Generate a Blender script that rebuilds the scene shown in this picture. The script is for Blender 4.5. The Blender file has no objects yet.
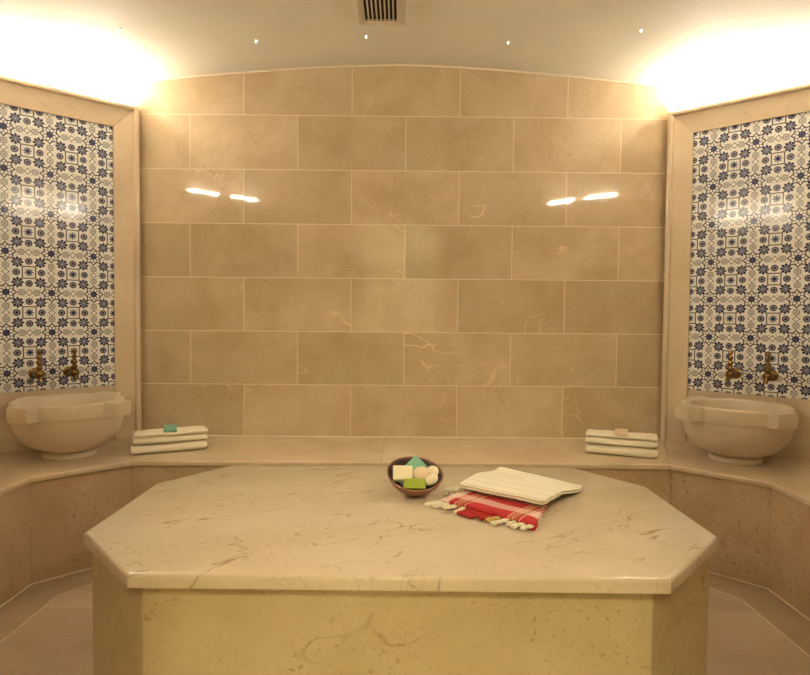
import bpy, bmesh, math, random
from mathutils import Vector, Matrix, noise
PI = math.pi
scene = bpy.context.scene
COL = scene.collection
random.seed(4)

# ------------------------------------------------------------------ node helpers
class Nd:
    """tiny expression wrapper over Math nodes"""
    def __init__(self, nt, sock): self.nt, self.s = nt, sock
    def op(self, o, *args):
        n = self.nt.nodes.new('ShaderNodeMath'); n.operation = o
        for i, a in enumerate((self,) + args):
            if isinstance(a, Nd): self.nt.links.new(a.s, n.inputs[i])
            else: n.inputs[i].default_value = a
        return Nd(self.nt, n.outputs[0])
    def __add__(self, b): return self.op('ADD', b)
    __radd__ = __add__
    def __sub__(self, b): return self.op('SUBTRACT', b)
    def __rsub__(self, b): return (self * -1.0) + b
    def __mul__(self, b): return self.op('MULTIPLY', b)
    __rmul__ = __mul__
    def __truediv__(self, b): return self.op('DIVIDE', b)
    def abs(self): return self.op('ABSOLUTE')
    def cos(self): return self.op('COSINE')
    def sin(self): return self.op('SINE')
    def ping(self, k): return self.op('PINGPONG', k)
    def max(self, b): return self.op('MAXIMUM', b)
    def min(self, b): return self.op('MINIMUM', b)
    def below(self, edge, soft):          # 1 where value < edge
        return ((self - edge) / (-soft) + 0.5).clamp()
    def clamp(self):
        n = self.nt.nodes.new('ShaderNodeClamp'); self.nt.links.new(self.s, n.inputs[0]); return Nd(self.nt, n.outputs[0])

def hyp(a, b): return (a * a + b * b).op('SQRT')

def new_mat(name):
    m = bpy.data.materials.new(name); m.use_nodes = True
    nt = m.node_tree
    return m, nt, nt.nodes['Principled BSDF']

def L(nt, a, b): nt.links.new(a, b)

def mix(nt, fac, a, b, blend='MIX'):
    n = nt.nodes.new('ShaderNodeMix'); n.data_type = 'RGBA'; n.blend_type = blend
    for sock, v in ((n.inputs[0], fac), (n.inputs[6], a), (n.inputs[7], b)):
        if isinstance(v, Nd): L(nt, v.s, sock)
        elif hasattr(v, 'is_linked') or isinstance(v, bpy.types.NodeSocket): L(nt, v, sock)
        elif isinstance(v, (tuple, list)): sock.default_value = (*v[:3], 1)
        else: sock.default_value = v
    return n.outputs[2]

def noise_tex(nt, vec, scale, detail=4, rough=0.55, dist=0.0):
    n = nt.nodes.new('ShaderNodeTexNoise'); n.inputs['Scale'].default_value = scale
    n.inputs['Detail'].default_value = detail; n.inputs['Roughness'].default_value = rough
    n.inputs['Distortion'].default_value = dist
    L(nt, vec, n.inputs['Vector']); return Nd(nt, n.outputs[0])

def simple(name, col, rough=0.5, metal=0.0, bump=None, var=0.0):
    m, nt, b = new_mat(name)
    b.inputs['Base Color'].default_value = (*col, 1); b.inputs['Roughness'].default_value = rough
    b.inputs['Metallic'].default_value = metal
    tc = nt.nodes.new('ShaderNodeTexCoord')
    if var:
        f = noise_tex(nt, tc.outputs['Object'], 9, 5)
        L(nt, mix(nt, f, tuple(c * (1 - var) for c in col), tuple(min(1, c * (1 + var)) for c in col)), b.inputs['Base Color'])
    if bump:
        f = noise_tex(nt, tc.outputs['Object'], bump[0], 4)
        bp = nt.nodes.new('ShaderNodeBump'); bp.inputs['Strength'].default_value = bump[1]; bp.inputs['Distance'].default_value = 0.004
        L(nt, f.s, bp.inputs['Height']); L(nt, bp.outputs[0], b.inputs['Normal'])
    return m

def marble(name, base, deep, vein=(0.30, 0.17, 0.07), vein_amt=0.6, pit_amt=0.5, light_vein=0.0, rough=0.16, tiles=None, spec=0.5, seed=0.0, stretch=None):
    """honey limestone / marble; tiles = (width, height, plane, off_u, off_v, grout colour)"""
    base = (base[0], base[1], base[2] * 1.04); deep = (deep[0], deep[1], deep[2] * 1.04)
    m, nt, b = new_mat(name)
    tc = nt.nodes.new('ShaderNodeTexCoord')
    vec = tc.outputs['Object']
    add = nt.nodes.new('ShaderNodeVectorMath'); add.operation = 'ADD'
    L(nt, vec, add.inputs[0]); add.inputs[1].default_value = (seed, seed * 1.7, seed * 0.6)
    p = add.outputs[0]
    br = None
    if tiles:
        w, h, plane, ou, ov, grout = tiles
        sp = nt.nodes.new('ShaderNodeSeparateXYZ'); L(nt, vec, sp.inputs[0])
        cb = nt.nodes.new('ShaderNodeCombineXYZ')
        u = Nd(nt, sp.outputs[plane[0]]) + ou; v = Nd(nt, sp.outputs[plane[1]]) + ov
        L(nt, u.s, cb.inputs[0]); L(nt, v.s, cb.inputs[1])
        br = nt.nodes.new('ShaderNodeTexBrick')
        br.inputs['Scale'].default_value = 1; br.inputs['Brick Width'].default_value = w; br.inputs['Row Height'].default_value = h
        br.inputs['Mortar Size'].default_value = 0.0024; br.inputs['Mortar Smooth'].default_value = 0.15
        br.inputs['Color1'].default_value = (0, 0, 0, 1); br.inputs['Color2'].default_value = (1, 1, 1, 1); br.inputs['Mortar'].default_value = (.5, .5, .5, 1)
        br.offset = 0.5
        L(nt, cb.outputs[0], br.inputs['Vector'])
        rnd = nt.nodes.new('ShaderNodeSeparateColor'); L(nt, br.outputs['Color'], rnd.inputs[0])
        rv = Nd(nt, rnd.outputs[0])
        sc = nt.nodes.new('ShaderNodeVectorMath'); sc.operation = 'MULTIPLY_ADD'
        cc = nt.nodes.new('ShaderNodeCombineXYZ')
        for i, k in enumerate((17.0, 29.0, 11.0)): L(nt, (rv * k).s, cc.inputs[i])
        sc.inputs[1].default_value = (1, 1, 1); L(nt, cc.outputs[0], sc.inputs[0]); L(nt, p, sc.inputs[2])
        p = sc.outputs[0]
    if stretch:
        ro = nt.nodes.new('ShaderNodeVectorRotate'); ro.rotation_type = 'Z_AXIS'; ro.inputs['Angle'].default_value = -stretch[0]
        L(nt, p, ro.inputs['Vector'])
        ml = nt.nodes.new('ShaderNodeVectorMath'); ml.operation = 'MULTIPLY'; ml.inputs[1].default_value = stretch[1]
        L(nt, ro.outputs[0], ml.inputs[0]); pv = ml.outputs[0]
    else: pv = p
    f1 = noise_tex(nt, p, 3.2, 6, 0.6, 0.4)
    f1 = ((f1 - 0.36) * 3.2).clamp()
    c = mix(nt, f1, deep, base)
    f2 = noise_tex(nt, p, 55, 4, 0.6)
    c = mix(nt, ((f2 - 0.42) * 1.6).clamp() * 0.42, c, tuple(x * 0.78 for x in base))
    # brownish fossil flecks
    if pit_amt:
        f3 = noise_tex(nt, p, 80, 3, 0.5, 0.8); f3b = noise_tex(nt, p, 4.2, 2)
        spots = ((f3 - 0.60) * 14).clamp() * ((f3b - 0.42) * 6).clamp()
        c = mix(nt, spots * pit_amt, c, vein)
    # fine dark hairline veins
    if vein_amt:
        f4 = noise_tex(nt, pv, 2.1, 3.4, 0.5, 0.2); f5 = noise_tex(nt, p, 6.0, 2)
        line = ((f4 - 0.5).abs() * -170 + 1.0).clamp() * ((f5 - 0.46) * 7).clamp()
        f6 = noise_tex(nt, pv, 4.2, 3.2, 0.5, 0.25); f7 = noise_tex(nt, p, 4.6, 2)
        line2 = ((f6 - 0.5).abs() * -130 + 1.0).clamp() * ((f7 - 0.51) * 8).clamp()
        c = mix(nt, line.max(line2) * vein_amt, c, vein)
    if light_vein:
        f8 = noise_tex(nt, p, 1.9, 3, 0.5, 0.8); f9 = noise_tex(nt, p, 2.7, 2)
        line3 = ((f8 - 0.5).abs() * -110 + 1.0).clamp() * ((f9 - 0.55) * 7).clamp()
        c = mix(nt, line3 * light_vein, c, tuple(min(1, x * 1.35) for x in base))
    if br:
        c = mix(nt, rv * 0.46, c, tuple(x * 0.72 for x in deep))
        c = mix(nt, Nd(nt, br.outputs['Fac']), c, grout)
        bp = nt.nodes.new('ShaderNodeBump'); bp.inputs['Strength'].default_value = 0.35; bp.inputs['Distance'].default_value = 0.003
        L(nt, (Nd(nt, br.outputs['Fac']) * -1.0).s, bp.inputs['Height']); L(nt, bp.outputs[0], b.inputs['Normal'])
        L(nt, (Nd(nt, br.outputs['Fac']) * 0.4 + rough).s, b.inputs['Roughness'])
    else: b.inputs['Roughness'].default_value = rough
    L(nt, c, b.inputs['Base Color'])
    b.inputs['Specular IOR Level'].default_value = spec
    return m

def tile_pattern(name):
    """blue and white star-and-rosette tiles, 0.2 m repeat, star on the object origin (x, z plane)"""
    m, nt, b = new_mat(name)
    tc = nt.nodes.new('ShaderNodeTexCoord'); sp = nt.nodes.new('ShaderNodeSeparateXYZ')
    L(nt, tc.outputs['Object'], sp.inputs[0])
    X = Nd(nt, sp.outputs[0]) * 1000.0; Z = Nd(nt, sp.outputs[2]) * 1000.0
    x = X.ping(100.0); y = Z.ping(100.0)
    S = 1.8
    def fold8(dx, dy):
        r = hyp(dx, dy); a = dy.op('ARCTAN2', dx); return r, a
    # star at 0,0
    r0, a0 = fold8(x, y)
    t = a0.ping(PI / 8)
    px, py = r0 * t.cos(), r0 * t.sin()
    def seg(tip, val, w):   # outline of an 8-pointed star
        vx, vy = val * math.cos(PI / 8), val * math.sin(PI / 8)
        ex, ey = vx - tip, vy; ln = math.hypot(ex, ey); nx, ny = -ey / ln, ex / ln
        d = (px - tip) * nx + py * ny
        return d, d.abs().below(w, S)
    d1, o1 = seg(46.0, 32.0, 2.5)
    d2, o2 = seg(33.0, 21.0, 2.2)
    spoke = (py - (px - 21.0) * 0.72).abs().below(1.7, S) * px.below(38, S) * (1 - px.below(14, S)) * (1 - px.below(20, S))
    core = (r0 - (a0 * 8.0).cos() * 2.5).below(17.0, S)
    core_dot = ((r0 - 9.0).abs().below(1.6, S) * ((a0 * 8.0).cos() * 3.0).clamp()).max(r0.below(2.5, S))
    # flower at 50,50
    r1, a1 = fold8(x - 50.0, y - 50.0)
    pet = (a1 * 8.0).cos()
    fl = (r1 - pet * 3.0).below(24.0, S)
    fl_in = (r1 - pet * 2.0).below(10.5, S)
    notch = (a1 * 8.0 + PI).cos()
    gap = ((notch - 0.55) * 3.0).clamp() * (1 - r1.below(11, S)) * fl
    dot = r1.below(4.0, S)
    # small rosettes at (100,50) (50,100)
    def pair(ax, ay): return hyp(x - ax, y - ay).min(hyp(x - ay, y - ax))
    r2 = pair(100.0, 45.0)
    ros = r2.below(16.5, S); ros_in = (r2 - 9.0).abs().below(2.4, S); ros_dot = r2.below(5.0, S)
    # pale blobs at (50,0) (0,50)
    r3 = pair(67.0, 0.0)
    blob = (r3 - (r3 * 0.9).sin() * 1.5).below(15.5, 3.0); ring = ((r3 * 0.85).sin()).below(0.0, 0.8) * blob
    # diamonds at (100,0) (0,100)
    d4 = ((x - 100.0).abs() + y).min(x + (y - 100.0).abs())
    dia = (d4 - 15.0).abs().below(2.2, S)
    # thin connectors diamond -> rosette
    con = ((x - 100.0).abs().below(1.2, S) * ((y - 21.0).abs().below(6.0, S))).max((y - 100.0).abs().below(1.2, S) * ((x - 21.0).abs().below(6.0, S)))
    vee = ((x - 66.0).abs() - y).abs().below(2.0, S) * y.below(24, S) * (1 - y.below(10, S))
    vee2 = ((y - 66.0).abs() - x).abs().below(2.0, S) * x.below(24, S) * (1 - x.below(10, S))
    # square at (100,100)
    qx, qy = (x - 100.0).abs(), (y - 100.0).abs()
    q = qx.max(qy)
    sq = (q - 29.0).abs().below(2.5, S)
    r5, a5 = fold8(x - 100.0, y - 100.0)
    sqf = (r5 - (a5 * 8.0).cos() * 4.0).below(17.0, S); sqc = r5.below(8.0, S)
    corner = (qx + qy - 46.0).abs().below(2.0, S) * q.below(29, S)
    white = (0.87, 0.86, 0.82); navy = (0.022, 0.025, 0.085); slate = (0.20, 0.23, 0.31); grey = (0.27, 0.27, 0.28); pale = (0.40, 0.40, 0.41)
    c = mix(nt, blob * 0.75, white, pale); c = mix(nt, ring, c, grey); c = mix(nt, (r3 - 8.5).abs().below(1.8, S) * 0.7, c, white)
    c = mix(nt, fl, c, navy); c = mix(nt, gap * 0.6, c, white); c = mix(nt, fl_in, c, slate); c = mix(nt, dot, c, pale)
    c = mix(nt, ros, c, navy); c = mix(nt, ros_in * 0.8, c, pale); c = mix(nt, ros_dot, c, navy)
    c = mix(nt, dia.max(con * 0.3).max(vee * 0.35).max(vee2 * 0.35), c, (0.05, 0.045, 0.06))
    c = mix(nt, sqf, c, slate); c = mix(nt, sqc, c, navy); c = mix(nt, sq.max(corner * 0.15), c, (0.05, 0.045, 0.05))
    c = mix(nt, o1.max(spoke), c, (0.03, 0.028, 0.06)); c = mix(nt, core, c, navy); c = mix(nt, core_dot, c, slate)
    gx = (X - 100.0).op('PINGPONG', 50.0)
    joint = (X + 50.0).ping(50.0).min((Z + 50.0).ping(50.0)).below(0.6, 1.0)
    c = mix(nt, joint * 0.35, c, (0.45, 0.42, 0.36))
    L(nt, c, b.inputs['Base Color']); b.inputs['Roughness'].default_value = 0.10; b.inputs['Specular IOR Level'].default_value = 0.28
    bp = nt.nodes.new('ShaderNodeBump'); bp.inputs['Strength'].default_value = 0.25; bp.inputs['Distance'].default_value = 0.002
    L(nt, noise_tex(nt, tc.outputs['Object'], 38, 2).s, bp.inputs['Height']); L(nt, bp.outputs[0], b.inputs['Normal'])
    return m

# ------------------------------------------------------------------ materials
HONEY = (0.70, 0.565, 0.375); HONEY_D = (0.54, 0.405, 0.24)
GROUT = (0.76, 0.64, 0.45)
M_wall = marble('wall_tiles', HONEY, HONEY_D, vein=(0.40, 0.25, 0.11), vein_amt=0.2, pit_amt=0.5, light_vein=0.8, rough=0.05, spec=0.33, tiles=(0.6, 0.3, (0, 2), 0.29 + 6.3, -2.215 + 6.0, GROUT))
M_wall2 = marble('wall_slabs', HONEY, HONEY_D, vein=(0.40, 0.25, 0.11), vein_amt=0.2, pit_amt=0.3, light_vein=0.2, rough=0.2, tiles=(0.6, 1.8, (0, 2), 0.0 + 6.0, 0.0 + 3.6, GROUT), seed=3)
M_frame = marble('frame_marble', (0.74, 0.61, 0.43), (0.67, 0.53, 0.35), vein_amt=0.18, pit_amt=0.12, rough=0.22, seed=7)
M_bench = marble('bench_marble', (0.73, 0.60, 0.42), (0.64, 0.50, 0.325), vein_amt=0.16, pit_amt=0.18, rough=0.15, seed=11)
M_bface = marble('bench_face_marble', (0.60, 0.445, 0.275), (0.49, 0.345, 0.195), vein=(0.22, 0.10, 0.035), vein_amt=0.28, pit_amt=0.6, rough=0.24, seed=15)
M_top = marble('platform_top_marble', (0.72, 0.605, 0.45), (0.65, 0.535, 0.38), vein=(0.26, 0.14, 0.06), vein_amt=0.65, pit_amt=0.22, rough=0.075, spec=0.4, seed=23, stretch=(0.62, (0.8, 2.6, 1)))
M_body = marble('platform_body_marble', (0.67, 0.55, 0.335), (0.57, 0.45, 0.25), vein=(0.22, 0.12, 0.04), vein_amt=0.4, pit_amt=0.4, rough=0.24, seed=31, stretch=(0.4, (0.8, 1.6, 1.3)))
M_floor = marble('floor_tiles', (0.64, 0.515, 0.365), (0.55, 0.43, 0.295), vein_amt=0.2, pit_amt=0.25, light_vein=0.25, rough=0.22, tiles=(0.9, 0.30, (0, 1), 0.15 + 9.0, 1.116 + 3.0, (0.47, 0.34, 0.21)), seed=41)
M_gutter = marble('gutter_marble', (0.51, 0.39, 0.265), (0.44, 0.33, 0.21), vein_amt=0.2, pit_amt=0.2, rough=0.24, seed=47)
M_basin = marble('basin_marble', (0.72, 0.60, 0.435), (0.66, 0.54, 0.375), vein_amt=0.10, pit_amt=0.10, rough=0.32, seed=53)
M_plaster = simple('ceiling_plaster', (0.86, 0.815, 0.71), 0.62, bump=(7, 0.10), var=0.03)
M_grout = simple('grout', (0.80, 0.70, 0.52), 0.6)
M_tile = tile_pattern('blue_white_tiles')
M_brass = simple('aged_brass', (0.21, 0.125, 0.042), 0.27, 1.0, bump=(60, 0.25), var=0.25)
M_towel = simple('cream_terry', (0.90, 0.81, 0.63), 0.95, bump=(320, 0.55), var=0.03)
M_shell = simple('dark_shell', (0.24, 0.088, 0.036), 0.30, var=0.5, bump=(40, 0.2))
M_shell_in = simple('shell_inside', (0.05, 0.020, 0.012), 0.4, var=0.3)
M_teal = simple('teal_soap', (0.20, 0.47, 0.33), 0.42, var=0.06)
M_green = simple('green_soap', (0.36, 0.46, 0.045), 0.40, var=0.10)
M_cream = simple('cream_soap', (0.88, 0.80, 0.58), 0.42, var=0.04)
M_beige = simple('beige_soap', (0.80, 0.62, 0.42), 0.45, var=0.04)
M_ivory = simple('ivory_soap', (0.86, 0.76, 0.55), 0.42, var=0.04)
M_vent = simple('vent_enamel', (0.70, 0.62, 0.50), 0.45, var=0.02)
M_dark = simple('vent_shaft', (0.012, 0.008, 0.006), 0.9)
M_lampbody = simple('lamp_housing', (0.85, 0.84, 0.80), 0.4)
M_steel = simple('crystal_bezel', (0.75, 0.75, 0.72), 0.25, 0.9)
M_drain = simple('dull_steel', (0.35, 0.33, 0.30), 0.4, 0.9)

def emit(name, col, strength):
    m, nt, b = new_mat(name)
    b.inputs['Base Color'].default_value = (*col, 1)
    b.inputs['Emission Color'].default_value = (*col, 1); b.inputs['Emission Strength'].default_value = strength
    return m
TUBE = 128.0
M_tube = emit('lit_tube', (1.0, 0.92, 0.755), TUBE)
M_tube_dim = emit('lit_tube_dim', (1.0, 0.92, 0.755), 250.0)
M_star = emit('lit_crystal', (0.62, 1.0, 0.84), 1.0)
M_ante = emit('lit_panel', (1.0, 0.91, 0.50), 38.0)

def cloth_white():
    m, nt, b = new_mat('white_waffle_cloth'); tc = nt.nodes.new('ShaderNodeTexCoord')
    sp = nt.nodes.new('ShaderNodeSeparateXYZ'); L(nt, tc.outputs['Object'], sp.inputs[0])
    X, Y = Nd(nt, sp.outputs[0]), Nd(nt, sp.outputs[1])
    w = noise_tex(nt, tc.outputs['Object'], 9, 3)
    rib = ((Y + w * 0.012) * (2 * PI / 0.052)).sin()
    line = ((rib - 0.80) * 8).clamp()
    L(nt, mix(nt, line * 0.6, (0.90, 0.83, 0.69), (0.74, 0.64, 0.48)), b.inputs['Base Color'])
    b.inputs['Roughness'].default_value = 0.95
    bp = nt.nodes.new('ShaderNodeBump'); bp.inputs['Strength'].default_value = 0.6; bp.inputs['Distance'].default_value = 0.004
    f = noise_tex(nt, tc.outputs['Object'], 160, 3)
    L(nt, (f * 0.5 - line).s, bp.inputs['Height']); L(nt, bp.outputs[0], b.inputs['Normal'])
    return m
def cloth_red():
    # object space: x along the fringed edge (0..0.34), y away from it (0..0.27)
    m, nt, b = new_mat('red_striped_cloth'); tc = nt.nodes.new('ShaderNodeTexCoord')
    sp = nt.nodes.new('ShaderNodeSeparateXYZ'); L(nt, tc.outputs['Object'], sp.inputs[0])
    w = noise_tex(nt, tc.outputs['Object'], 6, 2)
    X = Nd(nt, sp.outputs[0]) + (w - 0.5) * 0.012; Y = Nd(nt, sp.outputs[1]) + (w - 0.5) * 0.02
    red, pink, cream = (0.50, 0.022, 0.028), (0.66, 0.30, 0.26), (0.84, 0.74, 0.60)
    def band(v, a, bb, s=0.004): return ((v - a) / s).clamp() * ((v - bb) / (-s)).clamp()
    fine = noise_tex(nt, tc.outputs['Object'], 70, 2)
    c = mix(nt, band(Y, 0.040, 0.092).max(band(Y, 0.132, 0.185)).max(band(Y, 0.225, 0.26)), red, pink)
    thread = ((Y * (2 * PI / 0.009)).sin() * 0.5 + 0.5) * band(Y, 0.045, 0.088).max(band(Y, 0.135, 0.178))
    c = mix(nt, thread * 0.55, c, (0.80, 0.55, 0.48))
    c = mix(nt, band(X, 0.292, 0.40) * band(Y, 0.04, 0.13), c, (0.82, 0.58, 0.50))
    c = mix(nt, band(X, -0.1, 0.035), c, mix(nt, 0.65, c, cream))
    for x0 in (0.055, 0.248):
        for k, col in enumerate(((0.84, 0.76, 0.58), (0.62, 0.46, 0.16), (0.84, 0.76, 0.58), (0.60, 0.42, 0.08), (0.16, 0.17, 0.05), (0.84, 0.76, 0.58))):
            c = mix(nt, band(X, x0 + k * 0.0075, x0 + k * 0.0075 + 0.0038, 0.0012) * 0.85, c, col)
    c = mix(nt, ((fine - 0.4) * 2).clamp() * 0.15, c, (0.25, 0.01, 0.01))
    L(nt, c, b.inputs['Base Color']); b.inputs['Roughness'].default_value = 0.9
    bp = nt.nodes.new('ShaderNodeBump'); bp.inputs['Strength'].default_value = 0.5; bp.inputs['Distance'].default_value = 0.002
    L(nt, noise_tex(nt, tc.outputs['Object'], 220, 2).s, bp.inputs['Height']); L(nt, bp.outputs[0], b.inputs['Normal'])
    return m
M_white = cloth_white(); M_red = cloth_red()
M_fr_white = simple('fringe_white', (0.84, 0.76, 0.60), 0.95, bump=(200, 0.5), var=0.08)
M_fr_red = simple('fringe_red', (0.46, 0.03, 0.03), 0.95, bump=(200, 0.5), var=0.2)
M_fr_gold = simple('fringe_gold', (0.60, 0.40, 0.14), 0.95, bump=(200, 0.5), var=0.2)

# ------------------------------------------------------------------ mesh helpers
def obj(name, bm, mat, parent=None, smooth=False, kind=None, normals=True, M=None):
    if normals: bmesh.ops.recalc_face_normals(bm, faces=bm.faces[:])
    me = bpy.data.meshes.new(name); bm.to_mesh(me); bm.free()
    for mm in (mat if isinstance(mat, (list, tuple)) else [mat]): me.materials.append(mm)
    if smooth:
        for p in me.polygons: p.use_smooth = True
        try: me.set_sharp_from_angle(angle=math.radians(smooth if smooth is not True else 50))
        except Exception: pass
    o = bpy.data.objects.new(name, me); COL.objects.link(o)
    if parent: o.parent = parent
    if M is not None: o.matrix_local = M
    if kind: o['kind'] = kind
    return o

def thing(name, label, cat, loc=(0, 0, 0), rotz=0.0, group=None):
    o = bpy.data.objects.new(name, None); COL.objects.link(o)
    o.empty_display_size = 0.05
    o.location = loc; o.rotation_euler = (0, 0, rotz)
    return tag(o, label, cat, group)
def tag(o, label, cat, group=None):
    o['label'] = label; o['category'] = cat
    if group: o['group'] = group
    return o

def prism(bm, pts, z0, z1, mi=0):
    lo = [bm.verts.new((x, y, z0)) for x, y in pts]; hi = [bm.verts.new((x, y, z1)) for x, y in pts]
    n = len(pts); fs = [bm.faces.new(lo[::-1]), bm.faces.new(hi)]
    for i in range(n): fs.append(bm.faces.new((lo[i], lo[(i + 1) % n], hi[(i + 1) % n], hi[i])))
    for f in fs: f.material_index = mi
    return fs
def box(bm, x0, x1, y0, y1, z0, z1): return prism(bm, [(x0, y0), (x1, y0), (x1, y1), (x0, y1)], z0, z1)
def bevel(bm, w, seg=2, test=None):
    es = [e for e in bm.edges if (test is None or test(e))]
    bmesh.ops.bevel(bm, geom=es, offset=w, segments=seg, profile=0.5, affect='EDGES', clamp_overlap=True)
def lathe(bm, prof, seg=48, center=(0, 0), rfun=None, close=False):
    rings = []
    for (r, z) in prof:
        if r < 1e-6: rings.append([bm.verts.new((center[0], center[1], z))])
        else:
            ring = []
            for i in range(seg):
                a = 2 * PI * i / seg; rr = rfun(r, z, a) if rfun else r
                ring.append(bm.verts.new((center[0] + rr * math.cos(a), center[1] + rr * math.sin(a), z)))
            rings.append(ring)
    for A, B in zip(rings, rings[1:]):
        if len(A) == 1 and len(B) == 1: continue
        for i in range(seg):
            j = (i + 1) % seg
            if len(A) == 1: bm.faces.new((A[0], B[i], B[j]))
            elif len(B) == 1: bm.faces.new((A[i], A[j], B[0]))
            else: bm.faces.new((A[i], A[j], B[j], B[i]))
def tube(bm, path, rad, seg=12, cap=True):
    pts = [Vector(p) for p in path]; rad = rad if isinstance(rad, (list, tuple)) else [rad] * len(pts)
    rings = []; up = Vector((0.013, 0.021, 1)).normalized(); prev = None
    for i, p in enumerate(pts):
        t = (pts[min(i + 1, len(pts) - 1)] - pts[max(i - 1, 0)]).normalized()
        a = prev if prev else (up.cross(t) if abs(up.dot(t)) < 0.95 else Vector((1, 0.02, 0)).cross(t))
        a = (a - t * a.dot(t)).normalized(); prev = a; b = t.cross(a)
        rings.append([bm.verts.new(p + (a * math.cos(2 * PI * k / seg) + b * math.sin(2 * PI * k / seg)) * rad[i]) for k in range(seg)])
    for A, B in zip(rings, rings[1:]):
        for k in range(seg): bm.faces.new((A[k], A[(k + 1) % seg], B[(k + 1) % seg], B[k]))
    if cap: bm.faces.new(rings[0][::-1]); bm.faces.new(rings[-1])

# ------------------------------------------------------------------ dimensions (metres; x right, y into the room, z up; back wall at y = 0)
W, UL, D = 1.488, 0.86, 2.90
EX, EY = 0.728, 0.686                     # direction of the slanted walls
XS, YS = W + UL * EX, -UL * EY            # where they meet the side walls
def ceil_z(x): return 2.496 - 0.058 * abs(x) ** 1.6
room = [(-W, 0), (W, 0), (XS, YS), (XS, -D - YS), (W, -D), (-W, -D), (-XS, -D - YS), (-XS, YS)]
def offset_poly(pts, d):
    out = []; n = len(pts)
    for i in range(n):
        p0, p1, p2 = Vector(pts[i - 1]), Vector(pts[i]), Vector(pts[(i + 1) % n])
        a = (p1 - p0).normalized(); b = (p2 - p1).normalized()
        na, nb = Vector((-a.y, a.x)), Vector((-b.y, b.x))
        m = (na + nb).normalized(); out.append(tuple(p1 + m * (d / m.dot(na))))
    return out
outer = offset_poly(room, 0.12)          # clockwise polygon: left of travel is outside
wall_names = ['wall_back', 'wall_back_right', 'wall_right', 'wall_front_right', 'wall_front', 'wall_front_left', 'wall_left', 'wall_back_left']
for i, nm in enumerate(wall_names):
    p, q, Q, P = room[i], room[(i + 1) % 8], outer[(i + 1) % 8], outer[i]
    bm = bmesh.new()
    # local frame: x along the wall, z up, so that the tiling follows the wall
    d = Vector((q[0] - p[0], q[1] - p[1])); ang = math.atan2(d.y, d.x)
    if nm == 'wall_back': org, ang = Vector((0, 0)), 0.0
    else: org = Vector(p)
    ca, sa = math.cos(-ang), math.sin(-ang)
    def loc(v): v = Vector(v) - org; return (v.x * ca - v.y * sa, v.x * sa + v.y * ca)
    if nm == 'wall_front':
        for (xa, xb, z0, z1) in ((W, 0.41, -0.042, 2.62), (-0.41, -W, -0.042, 2.62), (0.41, -0.41, 2.07, 2.62)):
            A = outer[i] if xa == W else (xa, -D - 0.12); B = outer[(i + 1) % 8] if xb == -W else (xb, -D - 0.12)
            prism(bm, [loc((xa, -D)), loc((xb, -D)), loc(B), loc(A)], z0, z1)
    else: prism(bm, [loc(p), loc(q), loc(Q), loc(P)], -0.042, 2.62)
    obj(nm, bm, M_wall if nm == 'wall_back' else M_wall2, kind='structure', M=Matrix.Translation((org.x, org.y, 0)) @ Matrix.Rotation(ang, 4, 'Z'))

# vaulted ceiling
bm = bmesh.new(); NX = 48; rows = []
for z_off in (0.0, 0.06):
    for y in (0.10, -D - 0.10):
        rows.append([bm.verts.new(((-1 + 2 * k / NX) * (XS + 0.1), y, ceil_z((-1 + 2 * k / NX) * (XS + 0.1)) + z_off)) for k in range(NX + 1)])
for A, B in ((rows[0], rows[1]), (rows[2], rows[3]), (rows[0], rows[2]), (rows[1], rows[3])):
    for k in range(NX): bm.faces.new((A[k], A[k + 1], B[k + 1], B[k]))
for k in (0, NX): bm.faces.new((rows[0][k], rows[1][k], rows[3][k], rows[2][k]))
obj('ceiling', bm, M_plaster, smooth=True, kind='structure')
bm = bmesh.new()
tube(bm, [(x, -0.002, ceil_z(x) - 0.002) for x in [(-1 + 2 * k / 40) * W for k in range(41)]], 0.006, 8)
obj('trim_1', bm, M_grout, smooth=True, kind='structure')

bm = bmesh.new(); tube(bm, [(-W + .03, -0.001, 0.4205), (W - .03, -0.001, 0.4205)], 0.0035, 8)
obj('trim_3', bm, M_grout, smooth=True, kind='structure')
# floor: slab inside a shallow gutter that runs round the benches
BX, BXs, BY, BYs = 1.260, 1.553, -0.600, -0.897       # bench front corners
bench_front = [(-BXs, -D - YS), (-BXs, BYs), (-BX, BY), (BX, BY), (BXs, BYs), (BXs, -D - YS)]
gut = offset_poly(bench_front[:1] + bench_front[1:5] + bench_front[5:], 0)   # copy
bm = bmesh.new(); tube(bm, [(x, y, -0.032) for x, y in ((-1.384, -D), (-1.384, -1.009), (-1.180, -0.732), (1.180, -0.732), (1.384, -1.009), (1.384, -D))], 0.0022, 6)
obj('trim_4', bm, M_grout, kind='structure')
bm = bmesh.new(); prism(bm, offset_poly(room, 0.12), -0.12, -0.042)
obj('floor', bm, M_gutter, kind='structure')
bm = bmesh.new()
inner = [(-1.383, -D), (-1.383, -1.010), (-1.18, -0.733), (1.18, -0.733), (1.383, -1.010), (1.383, -D)]
prism(bm, inner[::-1], -0.042, -0.03)
bevel(bm, 0.002, 1, lambda e: abs(e.verts[0].co.z + .03) < 1e-6 and abs(e.verts[1].co.z + .03) < 1e-6)
obj('floor_tiles', bm, M_floor, kind='structure')

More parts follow.
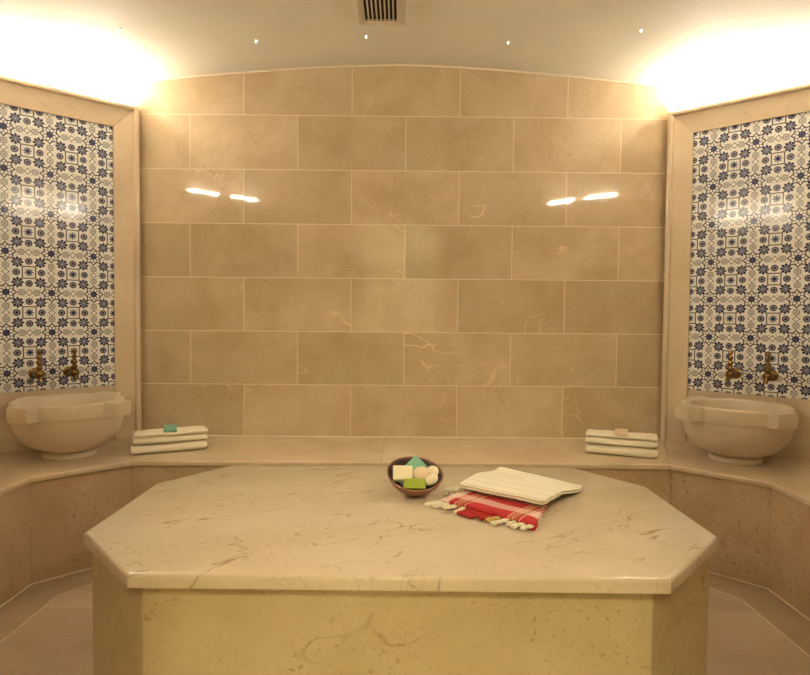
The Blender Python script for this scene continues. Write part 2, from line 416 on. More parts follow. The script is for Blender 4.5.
# anteroom behind the doorway (the camera stands in it)
AY = -4.9
for nm, (x0, x1, y0, y1, z0, z1) in dict(wall_anteroom_left=(-1.42, -1.3, AY, -D - 0.12, -0.03, 2.45), wall_anteroom_right=(1.3, 1.42, AY, -D - 0.12, -0.03, 2.45),
        wall_anteroom_back=(-1.42, 1.42, AY - 0.12, AY, -0.03, 2.45)).items():
    bm = bmesh.new(); box(bm, x0, x1, y0, y1, z0, z1); obj(nm, bm, M_plaster, kind='structure')
bm = bmesh.new(); box(bm, -1.42, 1.42, AY - 0.12, -D - 0.12, 2.45, 2.55); obj('ceiling_anteroom', bm, M_plaster, kind='structure')
bm = bmesh.new(); box(bm, -1.42, 1.42, AY - 0.12, -D, -0.12, -0.03); obj('floor_anteroom', bm, M_floor, kind='structure')
lp = thing('ceiling_panel_light', 'square ceiling panel light in the anteroom behind the doorway', 'ceiling light', (-0.03, -4.3, 2.45))
bm = bmesh.new(); box(bm, -0.22, 0.22, -0.22, 0.22, -0.03, 0); obj('frame', bm, M_lampbody, lp)
bm = bmesh.new(); box(bm, -0.20, 0.20, -0.20, 0.20, -0.036, -0.0301); obj('diffuser', bm, M_ante, lp)

# ------------------------------------------------------------------ bench
bench = thing('marble_bench', 'long cream marble bench running round the walls under the basins and folded towels', 'bench')
g = 0.0006
slabs = [[(-XS, -D - YS), (-BXs, -D - YS), (-BXs, BYs - g), (-XS, YS - g)], [(-BXs, BYs + g), (-BX - g, BY), (-W - g, 0), (-XS, YS + g)],
         [(-BX + g, BY), (-0.095 - g, BY), (-0.095 - g, 0), (-W + g, 0)], [(-0.095 + g, BY), (BX - g, BY), (W - g, 0), (-0.095 + g, 0)]]
slabs += [[(-x, y) for x, y in s] for s in slabs[:2]]
def front_edge(e):
    def on(v):
        x, y = abs(v.co.x), v.co.y
        return (abs(y - BY) < 0.004 and x < BX + .01) or (abs(x - BXs) < 0.004 and y < BYs + .01) 
    a, b = e.verts
    return on(a) and on(b) and abs(a.co.z - b.co.z) < 1e-5
for k, s in enumerate(slabs):
    bm = bmesh.new(); prism(bm, s, 0.393, 0.42); bevel(bm, 0.007, 3, front_edge)
    obj('seat_slab', bm, M_bench, bench, smooth=30)
ins = 0.012
fr = [(-BXs - ins, -D - YS), (-BXs - ins, BYs + 0.009), (-BX - 0.009, BY + ins), (BX + 0.009, BY + ins), (BXs + ins, BYs + 0.009), (BXs + ins, -D - YS)]
for k in range(5):
    p, q = Vector(fr[k]), Vector(fr[k + 1]); d = (q - p).normalized(); n = Vector((-d.y, d.x)) * 0.03
    bm = bmesh.new(); prism(bm, [tuple(p + d * .0005), tuple(q - d * .0005), tuple(q + n - d * .0005), tuple(p + n + d * .0005)], -0.042, 0.393); obj('front_panel', bm, M_bface, bench)
for s in (-1, 1):
    bm = bmesh.new(); box(bm, s * XS, s * (BXs + ins + .031), -D - YS, -D - YS + 0.03, -0.042, 0.393); obj('end_panel', bm, M_bface, bench)
bm = bmesh.new(); tube(bm, [(x, y, -0.042) for x, y in fr], 0.0042, 6); obj('trim_2', bm, M_grout, kind='structure')

# ------------------------------------------------------------------ heated platform
plat = thing('platform', 'large octagonal cream marble platform in the middle of the room holding the bowl and cloths', 'platform', (0, -1.5, 0))
top = [(-0.643, -0.538), (0.626, -0.554), (0.885, -0.27), (0.885, 0.235), (0.69, 0.51), (-0.69, 0.51), (-0.885, 0.235), (-0.885, -0.27)]
bm = bmesh.new(); prism(bm, top, 0.467, 0.50)
bevel(bm, 0.010, 3, lambda e: abs(e.verts[0].co.z - 0.5) < 1e-5 and abs(e.verts[1].co.z - 0.5) < 1e-5)
obj('top_slab', bm, M_top, plat, smooth=35)
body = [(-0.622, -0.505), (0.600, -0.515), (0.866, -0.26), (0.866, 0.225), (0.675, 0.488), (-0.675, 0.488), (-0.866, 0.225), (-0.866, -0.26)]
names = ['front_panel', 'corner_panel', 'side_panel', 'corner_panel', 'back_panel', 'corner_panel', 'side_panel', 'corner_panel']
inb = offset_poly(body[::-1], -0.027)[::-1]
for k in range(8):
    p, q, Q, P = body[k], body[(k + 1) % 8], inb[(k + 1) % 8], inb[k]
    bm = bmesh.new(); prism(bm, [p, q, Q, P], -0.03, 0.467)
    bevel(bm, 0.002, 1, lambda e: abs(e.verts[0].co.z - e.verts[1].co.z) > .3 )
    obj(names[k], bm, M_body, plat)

# ------------------------------------------------------------------ tiled wall panels with marble surround, cornice lamps, taps, basins
U0 = 0.127; UC = 0.43; Z0, Z1, ZT = 0.715, 2.112, 2.243
SEC = [(0, 0), (0, .052), (.005, .059), (.011, .061), (.021, .061), (.027, .058), (.030, .052), (.031, .043), (.035, .042), (U0, .022), (U0, 0)]
def panel_matrix(s, u=0, off=0, z=0):
    ang = math.atan2(-EY, s * EX)
    return Matrix.Translation((s * W, 0, 0)) @ Matrix.Rotation(ang, 4, 'Z')
def off_sign(s): return -1 if s > 0 else 1
def to_world(s, u, off, z):
    return Vector((s * (W + EX * u) - s * EY * off, -EY * u - EX * off, z))

def build_side(s, side, other):
    sg = off_sign(s); ang = math.atan2(-EY, s * EX)
    P = thing('tile_panel', 'tall panel of blue and white patterned tiles framed in marble on the %s' % side, 'wall panel', (s * W, 0, 0), ang, 'framed tile panels')
    # tiles: origin on the star
    bm = bmesh.new(); box(bm, -(UC - U0), (UC - U0), sg * 0.0, sg * 0.012, Z0 - 2.008, Z1 - 2.008)
    obj('tile_field', bm, M_tile, P, M=Matrix.Translation((UC, 0, 2.008)))
    for ua, ub in ((U0, 0.559), (0.561, UL - U0)):
        bm = bmesh.new(); box(bm, ua, ub, 0, sg * 0.010, 0.42, Z0 - .001); obj('splash_slab', bm, M_frame, P)
    def piece(name, endsA, endsB):
        bm = bmesh.new()
        A = [bm.verts.new(v) for v in endsA]; B = [bm.verts.new(v) for v in endsB]; n = len(A)
        for i in range(n): bm.faces.new((A[i], A[(i + 1) % n], B[(i + 1) % n], B[i]))
        bm.faces.new(A[::-1]); bm.faces.new(B)
        return obj(name, bm, M_frame, P, smooth=25)
    kz = (ZT - Z1) / U0
    piece('stile', [(t, sg * o, 0.42) for t, o in SEC], [(t, sg * o, ZT - t * kz) for t, o in SEC])
    piece('stile', [(UL - t, sg * o, 0.42) for t, o in SEC], [(UL - t, sg * o, ZT - t * kz) for t, o in SEC])
    piece('top_rail', [(t + .0006, sg * o, ZT - t * kz) for t, o in SEC], [(UL - t - .0006, sg * o, ZT - t * kz) for t, o in SEC])
    # lamps lying on the ledge of the top rail
    for k, (ua, ub) in enumerate(((0.012, 0.424), (0.436, 0.848))):
        lamp('linear_lamp', s, ang, sg, ua, ub, ('slim lit tube lamp on the %s panel ledge, the one nearer the back wall' if k == 0 else 'slim lit tube lamp on the %s panel ledge, the one farther from the back wall') % side)
    # taps
    for k, u in enumerate((0.355, 0.512) if s < 0 else (0.366, 0.535)):
        w = ('nearer the back wall' if k == 0 else 'farther from the back wall')
        tap(s, ang, sg, u, 'small brass tap above the %s basin, the one %s' % (side, w))
    basin(s, 'round marble basin with four lugs standing on the bench below the %s tile panel' % side)

def lamp(name, s, ang, sg, ua, ub, label):
    o = thing(name, label, 'lamp', tuple(to_world(s, ua, 0.034, ZT)), ang, 'tube lamps on the panel ledges')
    n = ub - ua
    bm = bmesh.new(); box(bm, 0, n, -0.013, 0.013, 0, 0.010); bevel(bm, 0.002, 1); obj('housing', bm, M_lampbody, o)
    for a, b in ((0, 0.014), (n - 0.014, n)):
        bm = bmesh.new(); box(bm, a, b, -0.011, 0.011, 0.0101, 0.036); bevel(bm, 0.003, 2); obj('end_cap', bm, M_lampbody, o)
    bm = bmesh.new(); tube(bm, [(0.0145, 0, 0.024), (n - 0.0145, 0, 0.024)], 0.0095, 10); obj('tube', bm, M_tube, o, smooth=True)

def tap(s, ang, sg, u, label):
    z = 0.803 if s < 0 else 0.822
    o = thing('brass_tap', label, 'tap', tuple(to_world(s, u, 0.0122, z)), ang, 'brass taps')
    f = lambda d: sg * d
    bm = bmesh.new()
    # wall flange, turned about the horizontal axis
    def turned(bm, prof, seg=20):
        rings = []
        for r, d in prof: rings.append([bm.verts.new((r * math.cos(2 * PI * i / seg), f(d), r * math.sin(2 * PI * i / seg))) for i in range(seg)])
        for A, B in zip(rings, rings[1:]):
            for i in range(seg): bm.faces.new((A[i], A[(i + 1) % seg], B[(i + 1) % seg], B[i]))
        bm.faces.new(rings[0]); bm.faces.new(rings[-1][::-1])
    turned(bm, [(.027, 0), (.028, .003), (.024, .007), (.016, .010), (.013, .016)]); obj('flange', bm, M_brass, o, smooth=True)
    bm = bmesh.new(); turned(bm, [(.0115, .0155), (.013, .035), (.019, .041), (.019, .046), (.015, .055), (.017, .068), (.021, .085), (.023, .098), (.021, .110), (.013, .118), (.004, .121)]); obj('body', bm, M_brass, o, smooth=True)
    bm = bmesh.new(); path = [(0, f(.100), -.008), (0, f(.118), -.009), (0, f(.132), -.014), (0, f(.139), -.023), (0, f(.140), -.031)]
    tube(bm, path, [.011, .0105, .0100, .0100, .0115], 14); obj('spout', bm, M_brass, o, smooth=True)
    bm = bmesh.new(); lathe(bm, [(0, .012), (.013, .012), (.012, .026), (.016, .030), (.016, .035), (.010, .040), (.008, .048), (.013, .054), (.014, .060), (.008, .067), (.007, .073), (.012, .080), (.0125, .087), (.007, .094), (.006, .101), (.011, .108), (.012, .114), (.008, .121), (.003, .126), (0, .128)], 18, (0, f(.099)))
    obj('handle', bm, M_brass, o, smooth=True)

def basin(s, label):
    c = to_world(s, UC, 0.274, 0.42) + Vector((0.010 if s > 0 else 0.007, -0.004, 0))
    o = thing('stone_basin', label, 'basin', tuple(c), 0, 'marble basins')
    w, dist, turn = 0.056, 0.305, s * math.radians(13)
    def rf(r, z, a):
        if z < 0.205 or r < 0.225: return r
        best = r
        for k in range(4):
            da = (a - turn - k * PI / 2 + PI) % (2 * PI) - PI
            if abs(da) < 0.9:
                lat = math.tan(da)
                ext = (0.262 if k == (0 if s > 0 else 2) else dist) - max(0, 0.232 - z) * 0.25                 # lug face leans in slightly towards its foot
                x = ext; yl = abs(x * lat)
                if yl <= w: cand = x / math.cos(da)
                else:
                    # small concave fillet into the round rim
                    q = min(1, (yl - w) / 0.013); cand = r + (x / math.cos(da) - r) * (1 - q) ** 2.2
                best = max(best, cand)
        return best
    bm = bmesh.new()
    prof = [(0, .035), (.10, .035), (.125, .038), (.165, .055), (.200, .085), (.223, .120), (.2355, .155), (.241, .185), (.2425, .2045), (.243, .2052), (.2435, .212), (.2445, .235), (.245, .262), (.244, .268), (.2395, .2715), (.2325, .2722),
            (.212, .2722), (.207, .2695), (.204, .263), (.200, .22), (.184, .165), (.155, .115), (.110, .088), (.03, .080), (0, .080)]
    seg = 320
    lathe(bm, prof, seg, rfun=rf)
    obj('bowl', bm, M_basin, o, smooth=38)
    bm = bmesh.new(); lathe(bm, [(0, 0), (.114, 0), (.118, .004), (.119, .020), (.115, .027), (.108, .031), (.104, .0348), (0, .0349)], 64); obj('foot', bm, M_basin, o, smooth=40)
    bm = bmesh.new(); lathe(bm, [(0, .0802), (.022, .0802), (.022, .083), (.016, .084), (0, .0835)], 24); obj('drain', bm, M_drain, o, smooth=40)

build_side(-1, 'left', 'right'); build_side(1, 'right', 'left')

# the same cornice ledge and lamps on the two slanted walls beside the doorway, seen only as reflections
for s, side in ((-1, 'left'), (1, 'right')):
    ang = math.atan2(EY, s * EX); sg = off_sign(s)
    led = thing('cornice_ledge', 'marble lamp ledge on the slanted wall on the %s of the doorway' % side, 'ledge', (s * W, -D, 0), ang)
    bm = bmesh.new(); box(bm, 0.0, UL, 0, -sg * 0.061, 2.17, ZT); bevel(bm, 0.006, 2); obj('ledge', bm, M_frame, led)
    for k, (ua, ub) in enumerate(((0.025, 0.335), (0.425, 0.765))):
        wpos = (s * (W + EX * ua) - s * EY * 0.034, -D + EY * ua + EX * 0.034, ZT)
        o = thing('linear_lamp', 'slim lit tube lamp on the ledge %s of the doorway, %s' % (side, 'nearer the door' if k == 0 else 'farther from the door'), 'lamp', wpos, ang, 'tube lamps by the doorway')
        n = ub - ua
        bm = bmesh.new(); box(bm, 0, n, -0.013, 0.013, 0, 0.010); obj('housing', bm, M_lampbody, o)
        for a, b in ((0, 0.014), (n - 0.014, n)):
            bm = bmesh.new(); box(bm, a, b, -0.011, 0.011, 0.0101, 0.036); obj('end_cap', bm, M_lampbody, o)
        bm = bmesh.new(); tube(bm, [(0.0145, 0, 0.024), (n - 0.0145, 0, 0.024)], 0.0042, 10); obj('tube', bm, M_tube_dim, o, smooth=True)

# ------------------------------------------------------------------ ceiling vent and star lights
v = thing('air_vent', 'rectangular slatted air vent in the vaulted ceiling', 'vent', (-0.104, -0.70, 2.4925))
bm = bmesh.new()
for (x0, x1, y0, y1) in ((-0.108, -0.085, -0.2, 0.2), (0.068, 0.102, -0.2, 0.2), (-0.085, 0.068, 0.165, 0.197), (-0.085, 0.068, -0.2, -0.165)): box(bm, x0, x1, y0, y1, -0.012, 0.006)
obj('frame', bm, M_vent, v)
bm = bmesh.new(); box(bm, -0.0849, 0.0679, -0.1649, 0.1649, -0.0005, 0.006); obj('backing', bm, M_dark, v)
for xa, xb in ((-0.114, -0.108), (0.102, 0.107)):
    bm = bmesh.new(); box(bm, xa, xb, -0.206, 0.20, -0.015, 0.006); obj('rim', bm, M_vent, v)
for k in range(9):
    x = -0.085 + 0.153 * k / 8
    bm = bmesh.new(); prism(bm, [(x - 0.0035, -0.165), (x + 0.0035, -0.165), (x + 0.0035, 0.165), (x - 0.0035, 0.165)], -0.011, -0.0015); obj('slat', bm, M_vent, v)
names = ['far left, just above the left lamp glow', 'above the left half of the back wall', 'nearest to the air vent', 'above the right half of the back wall', 'far right, just above the right lamp glow']
for k, (x, y) in enumerate(((-1.30, -0.60), (-0.735, -0.372), (-0.193, -0.37), (0.512, -0.357), (1.08, -0.60))):
    z = ceil_z(x)
    o = thing('star_light', 'tiny greenish crystal star light in the ceiling, ' + names[k], 'light', (x, y, z), 0, 'star lights in the ceiling')
    bm = bmesh.new(); lathe(bm, [(0, .003), (.0065, .003), (.007, -.002), (.005, -.005), (0, -.005)], 16); obj('bezel', bm, M_steel, o, smooth=40)
    bm = bmesh.new(); lathe(bm, [(0, -.0052), (.0038, -.0052), (.0052, -.009), (.003, -.015), (0, -.018)], 8); obj('crystal', bm, M_star, o)

# ------------------------------------------------------------------ towels
def folded_towel(name, p0, p1, z0, depth, h, seed, label, back=0.0):
    """towel folded into a long roll; p0 -> p1 is the front lower edge (plan), depth goes away from the camera"""
    p0, p1 = Vector((*p0, 0)), Vector((*p1, 0)); Lx = (p1 - p0).length; ang = math.atan2(p1.y - p0.y, p1.x - p0.x)
    bm = bmesh.new(); NL, NP = 30, 40; rings = []
    for i in range(NL + 1):
        t = i / NL; x = t * Lx; ring = []
        e = min(1, min(t, 1 - t) / 0.05); e = 0.90 + 0.10 * e ** 0.5
        for j in range(NP):
            a = 2 * PI * j / NP; ca, sa = math.cos(a), math.sin(a); ex = 0.62
            yy = (abs(ca) ** ex) * (1 if ca > 0 else -1); zz = (abs(sa) ** 0.75) * (1 if sa > 0 else -1)
            nz = noise.noise(Vector((x * 9 + seed * 3, yy * 1.5, zz * 2 + seed))) * 0.0050 + noise.noise(Vector((x * 28 + seed, yy * 4, seed))) * 0.0012
            hh = h * (1 + 0.07 * noise.noise(Vector((x * 6 + seed * 7, 0, 0))))
            y = depth / 2 + yy * e * (depth / 2 + nz * 0.8); zq = h / 2 + zz * e * h / 2
            if zz > 0: zq += nz + (hh - h) * zz
            # groove of the fold lips at the far side
            ring.append(bm.verts.new((x, y, min(h + 0.0003, max(0.0, zq)))))
        rings.append(ring)
    for A, B in zip(rings, rings[1:]):
        for j in range(NP): bm.faces.new((A[j], A[(j + 1) % NP], B[(j + 1) % NP], B[j]))
    for ring, sgn in ((rings[0], 1), (rings[-1], -1)):
        # rolled end: spiral-like steps in and out
        prev = ring
        for k, (sc, dx) in enumerate(((0.80, -0.004), (0.70, 0.004), (0.48, 0.002), (0.40, 0.008), (0.12, 0.006))):
            cen = Vector((0, depth / 2, h / 2)); cur = []
            for vtx in ring:
                q = Vector((vtx.co.x + sgn * dx, cen.y + (vtx.co.y - cen.y) * (1 - (1 - sc) * h / depth * 2.2), cen.z + (vtx.co.z - cen.z) * sc)); cur.append(bm.verts.new(q))
            for j in range(NP): bm.faces.new((prev[j], prev[(j + 1) % NP], cur[(j + 1) % NP], cur[j]))
            prev = cur
        bm.faces.new(prev)
    o = obj(name, bm, M_towel, smooth=60, M=Matrix.Translation((p0.x, p0.y, z0)) @ Matrix.Rotation(ang, 4, 'Z'))
    return o
def bar(name, size, bv, mat, M, label, cat='soap', group=None, seg=3):
    bm = bmesh.new(); a, b, c = (x / 2 for x in size); box(bm, -a, a, -b, b, -c, c); bevel(bm, bv, seg)
    return tag(obj(name, bm, mat, M=M, smooth=40), label, cat, group)

hs = (0.046, 0.034, 0.022)
zz = 0.4202
for k, (h, nm) in enumerate(zip(hs, ('bottom', 'middle', 'top'))):
    sh = 0.004 * k
    o = folded_towel('folded_towel', (-1.296 + sh, -0.516 + 0.012 * k), (-0.985 - 0.3 * sh, -0.360 + 0.011 * k), zz, 0.15 - 0.008 * k, h, 1.3 + k * 2.1, '')
    tag(o, '%s cream towel of the folded stack on the bench beside the left basin' % nm, 'towel', 'towels in the left stack'); zz += h + 0.0004
zz2 = 0.4202
for k, (h, nm) in enumerate(zip(hs, ('bottom', 'middle', 'top'))):
    sh = 0.006 * k
    o = folded_towel('folded_towel', (0.926 + sh, -0.384 + 0.012 * k), (1.236 + 0.6 * sh, -0.515 + 0.014 * k), zz2, 0.15 - 0.008 * k, h, 9.3 + k * 2.7, '')
    tag(o, '%s cream towel of the folded stack on the bench beside the right basin' % nm, 'towel', 'towels in the right stack'); zz2 += h + 0.0004
a1 = math.atan2(0.154, 0.321); a2 = math.atan2(-0.118, 0.310)
def on_stack(p0, p1, t, back, z): 
    p0, p1 = Vector(p0), Vector(p1); d = (p1 - p0); n = Vector((-d.y, d.x)).normalized(); q = p0 + d * t + n * back; return Matrix.Translation((q.x, q.y, z))
bar('soap_bar', (0.062, 0.054, 0.019), 0.005, M_teal, on_stack((-1.296, -0.516), (-0.985, -0.360), 0.51, 0.046, zz + 0.0115) @ Matrix.Rotation(a1 - 0.1, 4, 'Z') @ Matrix.Rotation(math.radians(20), 4, 'X'), 'teal green soap bar lying on the towel stack beside the left basin')
bar('soap_bar', (0.062, 0.050, 0.017), 0.004, M_beige, on_stack((0.926, -0.384), (1.236, -0.515), 0.50, 0.046, zz2 + 0.0105) @ Matrix.Rotation(a2, 4, 'Z') @ Matrix.Rotation(math.radians(20.5), 4, 'X'), 'pale beige soap bar lying on the towel stack beside the right basin')

# ------------------------------------------------------------------ bowl of soaps on the platform
tilt = Matrix.Rotation(math.radians(22), 4, 'X') @ Matrix.Rotation(math.radians(4), 4, 'Y')
bc = Vector((0.046, -1.398, 0.5005)); BS = 1.09
RB, HB = 0.092, 0.066
bowl_M = Matrix.Translation(bc) @ Matrix.Translation((0, 0, 0.0955 * BS)) @ tilt @ Matrix.Scale(BS, 4) @ Matrix.Translation((0, 0, -0.0945))
bowl = thing('shell_bowl', 'small dark brown wooden bowl filled with soaps on the platform', 'bowl', tuple(bc))
bm = bmesh.new()
out = [(0.094 * math.sin(t), 0.0945 - 0.0945 * math.cos(t)) for t in [math.radians(x) for x in (0, 8, 16, 24, 32, 40, 48, 56, 64, 71)]]
hi = out[-1][1]
wob = lambda r, z, a: r * (1 + 0.010 * math.sin(3 * a + .6))
prof = out + [(out[-1][0] - .003, hi + .0025), (out[-1][0] - .006, hi - .001)]
inn = [(max(0, r - 0.0065), z + 0.0055) for r, z in out[-2::-1]]; inn[-1] = (0, inn[-1][1])
lathe(bm, prof, 48, rfun=wob)
o = obj('outside', bm, M_shell, bowl, smooth=60, M=Matrix.Translation(-bc) @ bowl_M)
bm = bmesh.new(); lathe(bm, [prof[-1]] + inn, 48, rfun=wob); obj('inside', bm, M_shell_in, bowl, smooth=60, M=Matrix.Translation(-bc) @ bowl_M)
def in_bowl(x, y, z): return bowl_M @ Vector((x, y - 0.009, z + 0.001))
RX = lambda d: Matrix.Rotation(math.radians(d), 4, 'X'); RY = lambda d: Matrix.Rotation(math.radians(d), 4, 'Y'); RZ = lambda d: Matrix.Rotation(math.radians(d), 4, 'Z')
def pebble(name, r, M, mat, label, ex=0.8):
    bm = bmesh.new(); bmesh.ops.create_uvsphere(bm, u_segments=32, v_segments=20, radius=1)
    for v_ in bm.verts:
        v_.co = Vector((v_.co.x * r[0], v_.co.y * r[1], (abs(v_.co.z) ** ex) * (1 if v_.co.z > 0 else -1) * r[2]))
    return tag(obj(name, bm, mat, M=M, smooth=True), label, 'soap', 'soaps in the bowl')
SG = 'soaps in the bowl'
bar('soap_bar', (0.067, 0.054, 0.020), 0.004, M_cream, Matrix.Translation(in_bowl(-0.038, 0.004, 0.062)) @ RX(48) @ RY(0), 'square cream soap at the left of the dark bowl', group=SG)
bar('soap_bar', (0.062, 0.062, 0.020), 0.003, M_teal, Matrix.Translation(in_bowl(0.004, 0.044, 0.058)) @ RX(66) @ RZ(45), 'teal green soap standing on its corner at the back of the dark bowl', group=SG)
bar('soap_bar', (0.073, 0.036, 0.022), 0.003, M_green, Matrix.Translation(in_bowl(-0.002, -0.042, 0.058)) @ RX(50) @ RY(3), 'bright lime green soap bar at the front of the dark bowl', group=SG)
pebble('soap_ball', (0.030, 0.029, 0.022), Matrix.Translation(in_bowl(0.020, -0.002, 0.067)) @ RX(40), M_beige, 'round beige soap in the centre of the dark bowl')
pebble('soap_ball', (0.021, 0.021, 0.016), Matrix.Translation(in_bowl(0.056, 0.018, 0.067)) @ RX(35), M_ivory, 'small round ivory soap at the right back of the dark bowl')
pebble('soap_oval', (0.026, 0.019, 0.015), Matrix.Translation(in_bowl(0.049, -0.020, 0.063)) @ RX(45) @ RZ(32), M_ivory, 'oval ivory soap at the right front of the dark bowl')

# ------------------------------------------------------------------ folded cloths
def smooth01(t): t = max(0, min(1, t)); return t * t * (3 - 2 * t)
def cloth(name, corners, base, h, layers, mat, org, ang, wr, seed, cr=0.10):
    """folded cloth: corners in plan (ccw); base(x,y) height of what it lies on; layered rounded sides"""
    C4 = [Vector(c) for c in corners]; per = []
    N = 40
    for k in range(4):
        a, b = C4[k], C4[(k + 1) % 4]
        for i in range(N):
            t = i / N; p = a.lerp(b, t)
            edge = (b - a).normalized(); nrm = Vector((edge.y, -edge.x))
            bow = noise.noise(Vector((t * 2.6 + k * 5 + seed, seed, 0))) * wr * 2.2 * math.sin(PI * t)
            p = p + nrm * bow; per.append(p)
    cen = sum(per, Vector((0, 0))) / len(per)
    # round the corners
    for _ in range(3):
        per = [per[i] * 0.6 + (per[i - 1] + per[(i + 1) % len(per)]) * 0.2 for i in range(len(per))]
    bm = bmesh.new(); rings = []
    K = layers * 6
    ca, sa = math.cos(-ang), math.sin(-ang)
    def put(p, z):
        q = p - org; return bm.verts.new((q.x * ca - q.y * sa, q.x * sa + q.y * ca, z))
    for k in range(K + 1):
        t = k / K; lay = abs(math.sin(PI * t * layers)); ins = 0.0075 * (1 - lay ** 0.6)
        ring = []
        for i, p in enumerate(per):
            d = (cen - p).normalized()
            j = noise.noise(Vector((p.x * 30, p.y * 30, int(t * layers - 1e-6) * 3.7 + seed))) * 0.004
            q = p + d * (ins + abs(j))
            ring.append(put(q, base(q.x, q.y) + t * h * (1 + 0.15 * noise.noise(Vector((q.x * 12, q.y * 12, seed))))))
        rings.append(ring)
    NR = 26
    for r in range(1, NR + 1):
        s = 1 - r / NR; ring = []
        if r == NR:
            q = cen; rings.append([put(q, base(q.x, q.y) + h * 1.08)]); break
        for p in per:
            q = cen + (p - cen) * (s * 0.975)
            w = noise.noise(Vector((q.x * 14, q.y * 14, seed))) * 0.6 + noise.noise(Vector((q.x * 34, q.y * 34, seed + 3))) * 0.25
            edge_t = min(1, (1 - s) / 0.12)
            ring.append(put(q, base(q.x, q.y) + h * (1 + 0.10 * edge_t ** 0.5) * (1 + 0.15 * (1 - edge_t) * noise.noise(Vector((q.x * 12, q.y * 12, seed)))) + w * wr * edge_t))
        rings.append(ring)
    n = len(per)
    for A, B in zip(rings, rings[1:]):
        for i in range(n):
            j = (i + 1) % n
            if len(B) == 1: bm.faces.new((A[i], A[j], B[0]))
            else: bm.faces.new((A[i], A[j], B[j], B[i]))
    bm.faces.new(rings[0][::-1])
    return obj(name, bm, mat, smooth=70, M=Matrix.Translation((org.x, org.y, 0)) @ Matrix.Rotation(ang, 4, 'Z'))

ZP = 0.5004
R1, R2, R3, R4 = Vector((0.122, -1.516)), Vector((0.376, -1.743)), Vector((0.478, -1.500)), Vector((0.272, -1.315))
angR = math.atan2(R2.y - R1.y, R2.x - R1.x)
red_t = thing('folded_cloth', 'folded red striped cotton cloth with tasselled fringe lying on the platform', 'cloth')
HR = 0.024
red = cloth('cloth', [R1, R2, R3, R4], lambda x, y: ZP, HR, 3, M_red, R1, angR, 0.004, 2.0)
red.parent = red_t
def in_red(x, y, m):        # signed distance-ish inside the red quad (positive inside)
    q = Vector((x, y)); d = 1e9; cs = [R1, R2, R3, R4]
    for a, b in zip(cs, cs[1:] + cs[:1]):
        e = (b - a).normalized(); d = min(d, (q - a).dot(Vector((-e.y, e.x))))
    return d + m
def base_white(x, y):
    return ZP + (HR * 1.26 + 0.0065) * max(0, min(1, in_red(x, y, 0.20) / 0.19))
WL, WB, WR, WF = Vector((0.186, -1.435)), Vector((0.388, -1.045)), Vector((0.642, -1.320)), Vector((0.428, -1.625))
angW = math.atan2(WF.y - WL.y, WF.x - WL.x)
wh_t = thing('folded_cloth', 'folded white ribbed cloth lying half over the red striped cloth', 'cloth')
wh = cloth('cloth', [WL, WF, WR, WB], base_white, 0.017, 2, M_white, WL, angW, 0.004, 5.0); wh.parent = wh_t
# white cloth's own fringe knot poking out at its left corner
def tassel(parent, p, d, ln, r, mat, z, seed, z1=None):
    rnd = random.Random(seed); bm = bmesh.new(); p = Vector((p[0], p[1])); d = Vector(d).normalized(); n = Vector((-d.y, d.x))
    for strand in range(3):
        ph = strand * 2.1; path = []; rad = []
        for k in range(12):
            t = k / 11; a = ph + t * 7.0
            spread = r * (0.55 + 0.5 * max(0, t - 0.6))
            q = p + d * (t * ln) + n * (math.cos(a) * spread + math.sin(t * 4 + seed) * 0.004 * t)
            zz_ = (z if z1 is None else z) * (1 - t) + (z1 if z1 is not None else ZP + r * 1.15) * t + max(0, math.sin(a)) * spread
            path.append((q.x, q.y, max(ZP + r * 0.62, zz_))); rad.append(r * (0.62 if 0.08 < t < 0.85 else 0.50))
        tube(bm, path, rad, 7)
    kp = p + d * (ln * 0.80)
    m_ = bmesh.ops.create_icosphere(bm, subdivisions=2, radius=r * 1.25, matrix=Matrix.Translation((kp.x, kp.y, ZP + r * 1.3)))
    return obj('tassel', bm, mat, parent, smooth=True)
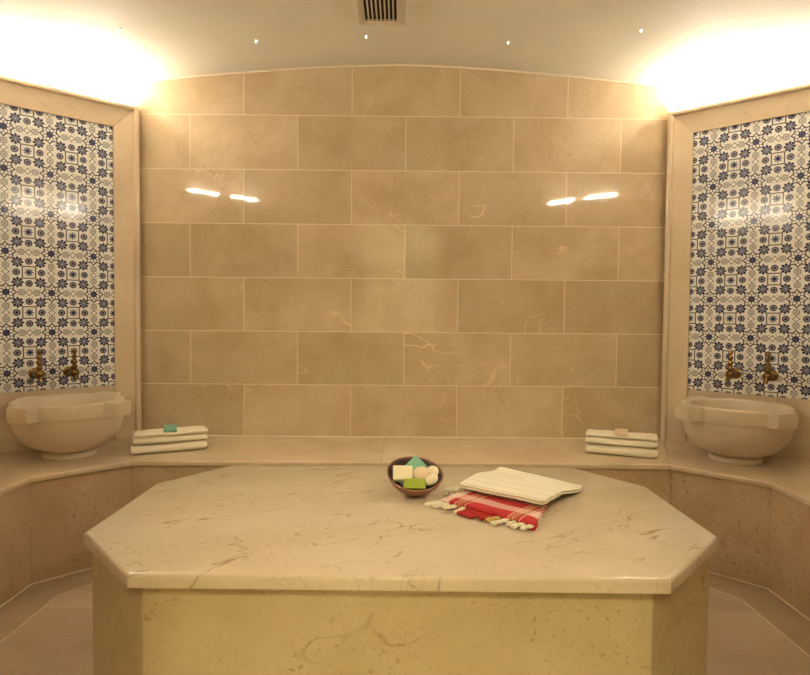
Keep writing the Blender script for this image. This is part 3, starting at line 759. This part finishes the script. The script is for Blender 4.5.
for k in range(3):
    tassel(wh_t, (WL.x + 0.012 * k, WL.y + 0.030 - .008 * k), (-0.9, 0.12 + 0.2 * k), 0.045 - 0.006 * k, 0.0055, M_fr_white, ZP + 0.030, 40 + k, ZP + 0.018)
dR = (R2 - R1).normalized(); nR = Vector((dR.y, -dR.x))
fr_m = [M_fr_white, M_fr_white, M_fr_white, M_fr_white, M_fr_red, M_fr_red, M_fr_red, M_fr_red, M_fr_gold, M_fr_white, M_fr_white, M_fr_white, M_fr_white]
rnd = random.Random(8)
for k, m in enumerate(fr_m):
    t = 0.02 + 0.95 * k / (len(fr_m) - 1)
    p = R1.lerp(R2, t) - nR * 0.006
    lean = rnd.uniform(-0.5, 0.35) - (0.55 if k < 3 else 0.3)
    tassel(red_t, (p.x, p.y), nR + dR * lean, rnd.uniform(0.038, 0.06) * (0.7 if k > 9 else 1), 0.0066, m, ZP + 0.012, 60 + k)

# ------------------------------------------------------------------ camera
yaw, pitch, roll = math.radians(0.36), math.radians(-2.06), math.radians(0.487)
fwd = Vector((math.sin(yaw) * math.cos(pitch), math.cos(yaw) * math.cos(pitch), math.sin(pitch)))
r0 = Vector((math.cos(yaw), -math.sin(yaw), 0)); u0 = r0.cross(fwd)
r = r0 * math.cos(roll) + u0 * math.sin(roll); u = -r0 * math.sin(roll) + u0 * math.cos(roll)
cam = bpy.data.cameras.new('camera'); co = bpy.data.objects.new('camera', cam); COL.objects.link(co)
Mx = Matrix((r, u, -fwd)).transposed().to_4x4(); Mx.translation = (-0.007, -3.46, 1.11); co.matrix_world = Mx
cam.sensor_width = 36; cam.sensor_fit = 'HORIZONTAL'; cam.lens = 615 / 810 * 36; cam.clip_start = 0.02
scene.camera = co

w = bpy.data.worlds.new('world'); scene.world = w; w.use_nodes = True
w.node_tree.nodes['Background'].inputs[0].default_value = (1, 0.8, 0.55, 1); w.node_tree.nodes['Background'].inputs[1].default_value = 0.02
vs = scene.view_settings; vs.view_transform = 'Standard'; vs.look = 'None'; vs.gamma = 1; vs.use_curve_mapping = False; vs.exposure = 1.2
